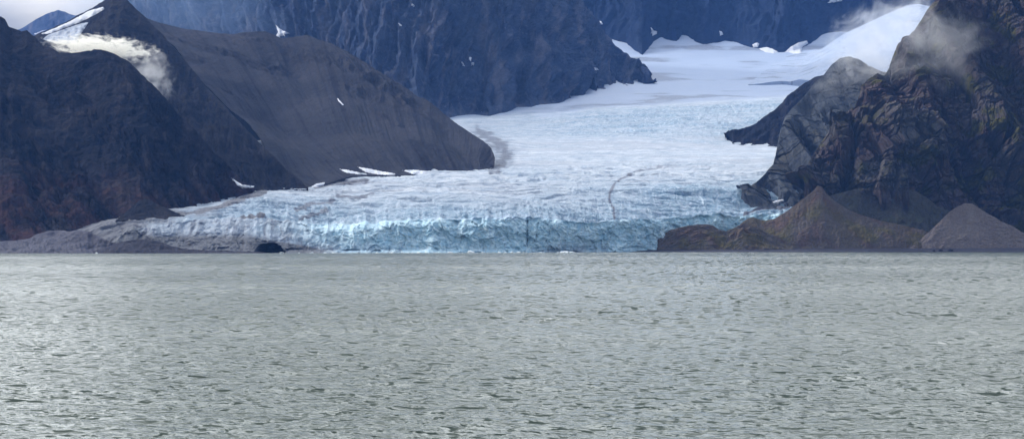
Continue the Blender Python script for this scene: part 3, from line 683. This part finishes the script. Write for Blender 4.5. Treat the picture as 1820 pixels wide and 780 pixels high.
# ------------------------------------------------------------------ water
def build_water():
    a_f = np.radians(np.linspace(-19.5, 19.5, 1500))
    out = np.radians(np.concatenate([np.linspace(20, 32, 60), np.linspace(34, 88, 28)]))
    ang = np.concatenate([-out[::-1], a_f, out])
    d = [6., 20., 40., 60., 75., 84.]
    while d[-1] < 3300:
        d.append(d[-1]+min(max(.26, d[-1]**2/(12*1624*3.0)), 120))
    d += [3600, 4500, 6000, 9000, 14000, 22000, 34000]
    d = np.array(d)
    dr = np.gradient(d)
    A, R = np.meshgrid(ang, d)
    DR = np.broadcast_to(dr[:, None], R.shape)
    X = np.sin(A)*R; Y = np.cos(A)*R
    nf = len(out)
    edge = np.ones(len(ang)); edge[:nf] = 0; edge[-nf:] = 0
    Z = np.zeros_like(X); DX = np.zeros_like(X); DY = np.zeros_like(X)
    act = R < 2600
    gust = .75+.6*fbm(X/60, Y/40, 2.0, 3)
    r2 = np.random.default_rng(5)
    K = 96
    for k in range(K):
        lam = .75*(13/.75)**(r2.random()) if k < 64 else 13*(70/13)**r2.random()
        th = math.radians(-70)+r2.normal()*.62                 # the wind comes across from the left, a little towards us
        kx, ky = math.cos(th)*2*math.pi/lam, math.sin(th)*2*math.pi/lam
        amp = .0046*lam**.85*(1.0 if lam < 6 else (6/lam)**1.2) if k < 64 else .0010*lam
        sp = np.abs(ky)/(2*math.pi)*DR+np.abs(kx)/(2*math.pi)*R*.00046
        w = np.clip(1.6-sp*3.2, 0, 1)*amp
        w = w*edge[None, :]
        ph = kx*X+ky*Y+r2.random()*6.283+1.1*np.sin(X/37+k)+.9*np.sin(Y/29+2.1*k)
        Z += w*np.cos(ph); q = 1.0*w
        DX -= q*math.cos(th)*np.sin(ph); DY -= q*math.sin(th)*np.sin(ph)
    fade = 1-sstep(1500, 2600, R)
    P = np.stack([X+DX*gust*fade, Y+DY*gust*fade, Z*gust*fade], -1)
    o = grid_mesh('water', P[::-1], mat_water())
    return tagit(o, 'rippled grey green fjord water across the whole foreground', 'water', kind='structure')
build_water()

# ------------------------------------------------------------------ snow patches: thin drifts laid on the slopes they lie on
BV = []
def make_bvh():
    for nm, lst in SHEETS.items():
        for o, P in lst:
            if nm in ('ice_cliff',): continue
            nv, nu = P.shape[:2]
            i = np.arange(nv-1)[:, None]*nu+np.arange(nu-1)[None, :]
            q = np.stack([i, i+nu, i+nu+1, i+1], -1).reshape(-1, 4)
            BV.append(BVHTree.FromPolygons(P.reshape(-1, 3).tolist(), q.tolist()))
make_bvh()
EYE = Vector((0, 0, CH))
def hit(px, py):
    d = Vector(((px-CX)/F, 1, (HZ-py)/F)).normalized()
    best = None
    for b in BV:
        h = b.ray_cast(EYE, d)
        if h[0] is not None and (best is None or h[3] < best[3]): best = h
    return best

def inside(px, py, poly):
    c = np.zeros(px.shape, bool)
    n = len(poly)
    for i in range(n):
        x0, y0 = poly[i]; x1, y1 = poly[(i+1) % n]
        k = ((y0 > py) != (y1 > py)) & (px < (x1-x0)*(py-y0)/((y1-y0) or 1e-9)+x0)
        c ^= k
    return c

def patch(name, poly, label, cat, group, mat=None, thick=2.5, step=1.0, rough=1.2):
    xs = [p[0] for p in poly]; ys = [p[1] for p in poly]
    gx = np.arange(min(xs)-2*step, max(xs)+2*step+.01, step); gy = np.arange(min(ys)-2*step, max(ys)+2*step+.01, step)
    GX, GY = np.meshgrid(gx, gy)
    closed = list(poly)+[poly[0]]
    dist = poly_dist(GX, GY, closed); ins = inside(GX, GY, poly)
    sd = np.where(ins, dist, -dist)+rough*perlin(GX/3.1, GY/2.7, 3.3)
    keep = sd > -step*1.3
    idx = -np.ones(GX.shape, int); vs = []; off = []
    med = None; hits = {}
    for j, i in zip(*np.nonzero(keep)):
        h = hit(GX[j, i], GY[j, i])
        if h is not None: hits[(j, i)] = h
    if not hits: return None
    ds = sorted(h[3] for h in hits.values()); m = ds[len(ds)//2]
    for (j, i), h in hits.items():
        if abs(h[3]-m) > m*.07: continue
        n = h[1]
        if n.y > 0: n = -n
        up = (n+Vector((0, -.4, .5))).normalized()
        t = thick*min(max(sd[j, i]/(2*step), -1), 1)
        idx[j, i] = len(vs); vs.append(h[0]+up*(t+.6*(1 if sd[j, i] > 0 else -1)))
    fs = []
    for j in range(GX.shape[0]-1):
        for i in range(GX.shape[1]-1):
            q = [idx[j, i], idx[j+1, i], idx[j+1, i+1], idx[j, i+1]]
            q = [a for a in q if a >= 0]
            if len(q) >= 3: fs.append(q)
    if not fs: return None
    base = sum(vs, Vector())/len(vs)
    n0 = len(vs)
    vs2 = [v-base for v in vs]+[v-base+Vector((0, thick*2.2, -thick*1.2)) for v in vs]
    edges = {}
    for f in fs:
        for a, b in zip(f, f[1:]+f[:1]): edges[(a, b)] = 1
    F2 = fs+[[a+n0 for a in reversed(f)] for f in fs]+[[b, a, a+n0, b+n0] for (a, b) in edges if (b, a) not in edges]
    me = bpy.data.meshes.new(name); me.from_pydata([tuple(v) for v in vs2], [], F2); me.update()
    for p in me.polygons: p.use_smooth = True
    me.materials.append(mat or M_SNOW)
    o = bpy.data.objects.new(name, me); COL.objects.link(o); o.location = base
    return tagit(o, label, cat, group)

G1 = 'snow patches left on the mountain slopes'
PATCHES = [
    ([(72, 61), (100, 50), (130, 36), (158, 20), (184, 13), (186, 17), (165, 29), (140, 41), (110, 52), (84, 61)], 'long narrow white snow band below the crest of the pointed peak', M_SNOW, 2.5, 1),
    ([(60, 61), (72, 56), (82, 53), (80, 56), (66, 62)], 'short snow sliver just left of the long snow band on the pointed peak', M_SNOW, 2, 1),
    ([(86, 62), (112, 53), (140, 43), (157, 40), (148, 55), (140, 66), (137, 78), (110, 79), (90, 76), (76, 70)], 'grey streaked old ice field under the snow band of the pointed peak', M_SNOWD, 1.5, 1),
    ([(490, 45), (498, 52), (514, 60), (505, 62), (495, 68), (490, 66), (494, 58)], 'triangular snow patch on the crest where the scree slope meets the middle wall', M_SNOW, 3, 1),
    ([(599, 174), (603, 178), (611, 187), (608, 187), (601, 180)], 'tiny thin snow streak alone in the middle of the scree slope', M_SNOW, 1.5, .8),
    ([(411, 316), (420, 322), (430, 328), (452, 331), (450, 334), (430, 334), (422, 329)], 'curved snow patch where the near left mountain meets the buttress, beside the ice', M_SNOW, 1.6, 1),
    ([(636, 297), (655, 300), (680, 305), (704, 309), (700, 312), (670, 310), (650, 306)], 'longest snow patch at the foot of the scree slope', M_SNOW, 1.6, 1),
    ([(604, 301), (616, 302), (640, 307), (636, 310), (615, 307)], 'snow patch just left of the longest one at the foot of the scree slope', M_SNOW, 1.4, 1),
    ([(716, 303), (735, 302), (760, 305), (758, 309), (735, 310)], 'snow patch just right of the longest one at the foot of the scree slope', M_SNOW, 1.4, 1),
    ([(553, 332), (562, 327), (578, 324), (576, 329), (562, 333)], 'small snow wedge at the lower end of the dark buttress beside the ice', M_SNOW, 1.4, 1),
    ([(1156, 48), (1161, 54), (1168, 57), (1167, 61), (1160, 64), (1158, 56)], 'small snow patch high on the back wall above the left of the basin', M_SNOW, 5, 1),
    ([(1278, 55), (1283, 57), (1285, 62), (1280, 64)], 'tiny snow patch on the back wall above the middle of the basin', M_SNOW, 4, 1),
    ([(1337, 80), (1344, 76), (1350, 78), (1347, 84), (1340, 85)], 'round snow patch at the foot of the back wall', M_SNOW, 5, 1),
    ([(1348, 87), (1362, 84), (1374, 88), (1384, 93), (1376, 96), (1360, 93)], 'flat snow strip at the foot of the back wall, right of the round patch', M_SNOW, 5, 1),
    ([(1396, 92), (1405, 84), (1420, 76), (1434, 73), (1436, 78), (1426, 84), (1424, 95), (1412, 96)], 'largest snow patch on the back wall, left of the mist', M_SNOW, 6, 1),
    ([(1470, 6), (1476, 0), (1486, -3), (1500, -3), (1496, 2), (1482, 5)], 'snow patch cut by the top of the picture above the mist', M_SNOW, 5, 1),
    ([(1372, 360), (1380, 356), (1392, 354), (1394, 357), (1384, 361)], 'thin pale snow patch at the base of the blue grey cliff', M_SNOW, 1.2, .8),
    ([(708, 42), (712, 44), (715, 47), (711, 47)], 'small snow speck high on the left of the middle wall', M_SNOW, 4, .8),
    ([(732, 7), (737, 10), (736, 13), (732, 11)], 'small snow speck near the top of the middle wall', M_SNOW, 4, .8),
    ([(819, 108), (823, 112), (826, 118), (822, 116)], 'lower left speck of the three snow specks on the middle wall', M_SNOW, 4, .8),
    ([(834, 101), (838, 103), (837, 109), (833, 107)], 'topmost of the three snow specks on the middle wall', M_SNOW, 4, .8),
    ([(838, 111), (843, 112), (842, 117), (838, 115)], 'lower right speck of the three snow specks on the middle wall', M_SNOW, 4, .8),
    ([(1065, 37), (1069, 39), (1072, 44), (1068, 44)], 'small snow speck by the right edge of the middle wall', M_SNOW, 4, .8),
    ([(1056, 120), (1062, 122), (1064, 125), (1058, 125)], 'snow speck low on the right of the middle wall', M_SNOW, 4, .8),
]
for poly, lab, mt, th, st in PATCHES:
    patch('snow_patch', poly, lab, 'snow patch', G1, mt, th, st, .5 if th < 2 else .8)

# ------------------------------------------------------------------ floating ice and shore boulders
def lump(name, w, hgt, dpt, mat, seed, flat=False):
    r = np.random.default_rng(seed)
    n = 26; m = 12
    u = np.linspace(0, 2*np.pi, n, endpoint=False); v = np.linspace(0, np.pi/2*1.25, m)
    U, V = np.meshgrid(u, v)
    x = np.cos(U)*np.sin(V); y = np.sin(U)*np.sin(V); z = np.cos(V)
    off = r.random(3)*50
    k = 1+.55*perlin(x*1.4+off[0], y*1.4+off[1], z*1.4+off[2])+.25*perlin(x*3.3+off[1], y*3.3, z*3.3)
    pts = np.stack([x*k*w/2, y*k*dpt/2, z*k*hgt], -1)
    vs = [tuple(p) for p in pts.reshape(-1, 3)]
    fs = [[j*n+i, (j+1)*n+i, (j+1)*n+(i+1) % n, j*n+(i+1) % n] for j in range(m-1) for i in range(n)]
    fs.append([(m-1)*n+i for i in reversed(range(n))])
    me = bpy.data.meshes.new(name); me.from_pydata(vs, [], fs); me.update()
    me.materials.append(mat)
    o = bpy.data.objects.new(name, me); COL.objects.link(o)
    return o

M_FLOE = mat_snow('floating_ice', c4(.82, .88, .90), .05)
M_BOULD = mat_rock('shore_boulder', c4(.035, .035, .05), c4(.05, .05, .065), c4(.08, .08, .09), grain=.6, bump=.4, bscale=.6)
FL = [(172, 2.5, 'lone tiny ice chunk floating off the dark gravel mound at the far left'), (303, 3.0, 'small ice chunk floating below the left glacier tongue'),
      (501, 6.0, 'low ice chunk floating at the right lip of the dark ice cave'), (578, 3.2, 'small ice chunk floating off the grey ice right of the cave'),
      (670, 3.6, 'ice chunk floating before the hollow in the ice cliff right of the cave'), (697, 4.2, 'ice chunk floating left of the snowy ice apron'),
      (716, 3.0, 'small ice chunk floating just left of the first pale ice apron'), (744, 5.0, 'flat ice chunk floating before the first pale ice apron'),
      (800, 7.0, 'wide ice chunk floating left of the pointed one'), (836, 8.5, 'pointed white ice chunk, tallest of those floating before the ice cliff'),
      (858, 3.4, 'small ice chunk floating right of the pointed one'), (887, 5.2, 'flat ice chunk floating before the large pale apron'),
      (922, 4.4, 'ice chunk floating just left of the tall vertical crack'), (962, 4.0, 'ice chunk floating just right of the tall vertical crack'),
      (1003, 11.0, 'long low ice chunk, widest of those floating, by the tip of the beach'), (1016, 5.0, 'ice chunk touching the tip of the gravel beach')]
for k, (px, w, lab) in enumerate(FL):
    dd = float(np.interp(px, [100, 420, 600, 900, 1020], [2330, 2405, 2460, 2560, 2640]))-float(rng.random()*18)
    tall = 3.6 if px == 836 else (1.1+.35*rng.random()*w**.5)
    o = lump('ice_chunk', w*1.15, tall, w*1.2, M_FLOE, 100+k)
    o.location = ((px-CX)/F*dd, dd, -.25)
    tagit(o, lab, 'ice chunk', 'ice chunks floating along the foot of the ice cliff')
r_ = np.random.default_rng(77)
for k in range(46):
    px = 500+r_.random()**.85*520
    dd = float(np.interp(px, [420, 600, 900, 1020], [2405, 2455, 2560, 2640]))-float(r_.random()**2*60)
    w = 1.0+2.6*r_.random()**2
    o = lump('ice_chunk', w*1.3, .35+.4*w*r_.random(), w, M_FLOE, 300+k); o.location = ((px-CX)/F*dd, dd, -.1)
    tagit(o, 'tiny white ice fragment in the thin broken line floating before the ice cliff', 'ice chunk', 'tiny ice fragments floating along the ice cliff')
BO = [(1660, 7, 3.2, 'dark boulder on the beach below the broad talus cone, left of the pair'), (1672, 6.5, 4.4, 'taller dark boulder of the pair on the beach'),
      (1690, 8.5, 4.2, 'wide dark boulder right of the pair, below the pale scree cone'), (1640, 5, 2.2, 'low dark boulder left of the others on the right beach'),
      (1545, 6, 1.9, 'low flat boulder in the middle of the right beach'), (1440, 5, 1.8, 'small boulder on the beach below the tip of the broad talus cone')]
for k, (px, w, h_, lab) in enumerate(BO):
    dd = 2806.
    o = lump('boulder', w, h_, w*.8, M_BOULD, 200+k); o.location = ((px-CX)/F*dd, dd, .1)
    tagit(o, lab, 'boulder', 'dark boulders on the right beach')

# ------------------------------------------------------------------ mist: lumpy bodies of vapour with soft uneven density
def cloud(name, cx, cy, d, w, h, dep, dens, label, seed, tilt=0., col=(1, 1, 1), soft=.75, nscale=3.0, thr=.42, g=.3, rag=2.4):
    bpy_me = bpy.data.meshes.new(name)
    n = 40; m = 22
    u = np.linspace(0, 2*np.pi, n, endpoint=False); v = np.linspace(.001, np.pi-.001, m)
    U, V = np.meshgrid(u, v)
    x = np.cos(U)*np.sin(V); y = np.sin(U)*np.sin(V); z = np.cos(V)
    k = 1+.18*fbm(x*1.5+seed, y*1.5, z*1.5, 3)
    vs = [tuple(p) for p in np.stack([x*k, y*k, z*k], -1).reshape(-1, 3)]
    fs = [[j*n+i, (j+1)*n+i, (j+1)*n+(i+1) % n, j*n+(i+1) % n] for j in range(m-1) for i in range(n)]
    fs += [[i for i in range(n)], [(m-1)*n+i for i in reversed(range(n))]]
    bpy_me.from_pydata(vs, [], fs); bpy_me.update()
    o = bpy.data.objects.new(name, bpy_me); COL.objects.link(o)
    o.location = unproj(cx, cy, d)
    s = d/F
    o.scale = (w/2*s, dep/2, h/2*s); o.rotation_euler = (0, math.radians(tilt), 0)
    m_, t = newmat('vapour_%d' % seed)
    oc = t.n('ShaderNodeTexCoord').outputs['Object']
    r = t.n('ShaderNodeVectorMath', operation='LENGTH', ins={0: oc}).outputs['Value']
    asp = w/h
    nz = t.noise(t.n('ShaderNodeMapping', ins={'Vector': oc, 'Location': (seed*1.7, 0, 0), 'Scale': (asp**.5, 1, 1)}).outputs[0], nscale, 5, .62, .6)
    fall = t.math('SUBTRACT', 1.0, r)
    a = t.math('ADD', t.math('MULTIPLY_ADD', nz, rag, .5-.5*rag), t.math('MULTIPLY_ADD', fall, soft, -soft*.36))
    den = t.math('MULTIPLY', t.ramp(a, thr, thr+.3), t.ramp(fall, 0.02, .3))
    vol = t.n('ShaderNodeVolumePrincipled', ins={'Color': c4(*col), 'Density': t.math('MULTIPLY', den, dens), 'Anisotropy': g})
    t.out(None, vol.outputs[0])
    bpy_me.materials.append(m_)
    return tagit(o, label, 'cloud', 'mist caught on the mountain tops')

cloud('mist_cloud', 180, 86, 3420, 245, 60, 240, .085, 'bright cream cloud lying behind the crest of the near left mountain', 1, 4, col=(1, .98, .9), nscale=3.6, soft=.9, thr=.55, g=.2, rag=3.0)
cloud('mist_cloud', 268, 134, 3330, 130, 110, 160, .008, 'grey wisp trailing down from the bright cream cloud', 2, 48, nscale=2.6, thr=.5, rag=2.6)
cloud('mist_cloud', 1545, 66, 5600, 330, 150, 400, .0052, 'pale mist drifting along the left edge of the hanging snow slope', 3, -26, nscale=2.2, thr=.5)
cloud('mist_cloud', 1665, 82, 3050, 330, 230, 180, .0038, 'grey mist clinging to the side of the towering right cliff', 4, 30, nscale=1.9, thr=.52, soft=.7)
cloud('mist_cloud', 1566, 104, 3215, 300, 170, 150, .0075, 'grey mist in the notch over the top of the blue grey cliff', 5, -18, nscale=2.2, thr=.52, soft=.7)
cloud('mist_cloud', 300, 10, 5000, 520, 260, 500, .0006, 'faint blue veil of mist between the pointed peak and the middle wall', 6, 10, col=(.45, .65, 1.0), nscale=1.2, thr=.35, soft=1.0)

# ------------------------------------------------------------------ air
def build_haze():
    x0, x1, y0, y1, z0, z1 = -9000, 9000, -400, 14500, -620, 2900
    me = bpy.data.meshes.new('haze')
    v = [(x, y, z) for x in (x0, x1) for y in (y0, y1) for z in (z0, z1)]
    f = [(0, 1, 3, 2), (4, 6, 7, 5), (0, 4, 5, 1), (2, 3, 7, 6), (0, 2, 6, 4), (1, 5, 7, 3)]
    me.from_pydata(v, [], f); me.update()
    m, t = newmat('air')
    vol = t.n('ShaderNodeVolumePrincipled', ins={'Color': c4(.16, .38, 1.0), 'Density': HAZE, 'Anisotropy': .0})
    t.out(None, vol.outputs[0]); me.materials.append(m)
    o = bpy.data.objects.new('haze', me); COL.objects.link(o)
    return tagit(o, 'thin blue haze filling the air over the fjord', 'haze', kind='stuff')
HAZE = 2.3e-5
build_haze()

# ------------------------------------------------------------------ light, sky, camera
SUN_AZ, SUN_EL = math.radians(-80), math.radians(31)      # behind the mountains, to the left
sd = Vector((math.sin(SUN_AZ)*math.cos(SUN_EL), math.cos(SUN_AZ)*math.cos(SUN_EL), math.sin(SUN_EL)))
L = bpy.data.lights.new('sun', 'SUN'); L.energy = 2.0; L.angle = math.radians(5); L.color = (1.0, .95, .88)
lo = bpy.data.objects.new('sun', L); COL.objects.link(lo); lo.rotation_euler = sd.to_track_quat('Z', 'Y').to_euler()

W = bpy.data.worlds.new('World'); SC.world = W; W.use_nodes = True
nt = W.node_tree; nt.nodes.clear(); t = NT(nt)
sky = t.n('ShaderNodeTexSky', sky_type='NISHITA', sun_disc=False, sun_elevation=SUN_EL, sun_rotation=SUN_AZ, air_density=1.0, dust_density=1.0, ozone_density=1.5)
dirv = t.n('ShaderNodeTexCoord').outputs['Generated']
dz = t.n('ShaderNodeSeparateXYZ', ins={0: dirv}).outputs[2]
cn = t.noise(t.scale(dirv, 2.2, 2.2, 7.0), 1.0, 7, .6, .5)
glow = t.n('ShaderNodeVectorMath', operation='DOT_PRODUCT', ins={0: dirv, 1: tuple(sd)}).outputs['Value']
gl = t.math('POWER', t.math('MAXIMUM', glow, 0.0), 14.0)
cn2 = t.noise(t.scale(dirv, 7, 7, 26), 1.0, 6, .6, .4)
gv = Vector((math.sin(-.25)*math.cos(.62), math.cos(-.25)*math.cos(.62), math.sin(.62)))
gb = t.n('ShaderNodeVectorMath', operation='DOT_PRODUCT', ins={0: dirv, 1: tuple(gv)}).outputs['Value']
gb = t.math('MULTIPLY', t.math('POWER', t.math('MAXIMUM', gb, 0.0), 3.0), t.ramp(dz, .12, .24))      # cloud glow above the view, added to brighten the water
spot = Vector((math.sin(-.278)*math.cos(.15), math.cos(-.278)*math.cos(.15), math.sin(.15)))
sp = t.math('POWER', t.math('MAXIMUM', t.n('ShaderNodeVectorMath', operation='DOT_PRODUCT', ins={0: dirv, 1: tuple(spot)}).outputs['Value'], 0.0), 2200.0)
cb = t.math('MULTIPLY_ADD', gb, 36.5, 1.3)
cb = t.math('MULTIPLY_ADD', gl, 1.5, cb)
dy = t.n('ShaderNodeSeparateXYZ', ins={0: dirv}).outputs[1]
cb = t.math('MULTIPLY_ADD', t.ramp(dy, .1, -.6), 4.5, cb)             # unseen sky behind the ship, brightened to light the faces this way
cb = t.math('MULTIPLY', cb, t.math('MULTIPLY_ADD', cn2, .6, .7))
ccol = t.n('ShaderNodeVectorMath', operation='SCALE', ins={0: (.965, .985, .975), 3: cb}).outputs[0]
warm = t.n('ShaderNodeVectorMath', operation='SCALE', ins={0: (1.0, .86, .62), 3: t.math('MULTIPLY', sp, t.math('MULTIPLY_ADD', cn2, 8.0, 0.0))}).outputs[0]
ccol = t.n('ShaderNodeVectorMath', operation='ADD', ins={0: ccol, 1: warm}).outputs[0]
mask = t.math('MULTIPLY', t.ramp(cn, .38, .58), .85)
mask = t.math('MULTIPLY_ADD', mask, .9, .15, clamp=True)
skyc = t.mix(mask, sky.outputs[0], ccol)
bg = t.n('ShaderNodeBackground', ins={'Color': skyc, 'Strength': .11})
wo = t.n('ShaderNodeOutputWorld', ins={'Surface': bg.outputs[0]})

cam = bpy.data.cameras.new('camera'); co = bpy.data.objects.new('camera', cam); COL.objects.link(co)
co.location = (0, 0, CH); co.rotation_euler = (math.pi/2, 0, 0)
cam.sensor_width = 36; cam.lens = F/1820*36; cam.shift_y = (HZ-390)/1820
cam.clip_start = .5; cam.clip_end = 80000
SC.camera = co
vs = SC.view_settings
vs.view_transform = 'Standard'; vs.look = 'None'; vs.gamma = 1; vs.use_curve_mapping = False; vs.exposure = 0.75
SC.cycles.volume_bounces = 3
SC.cycles.max_bounces = 6; SC.cycles.diffuse_bounces = 2; SC.cycles.glossy_bounces = 2
SC.cycles.volume_step_rate = 2.0; SC.cycles.volume_max_steps = 128
SC.cycles.use_denoising = True
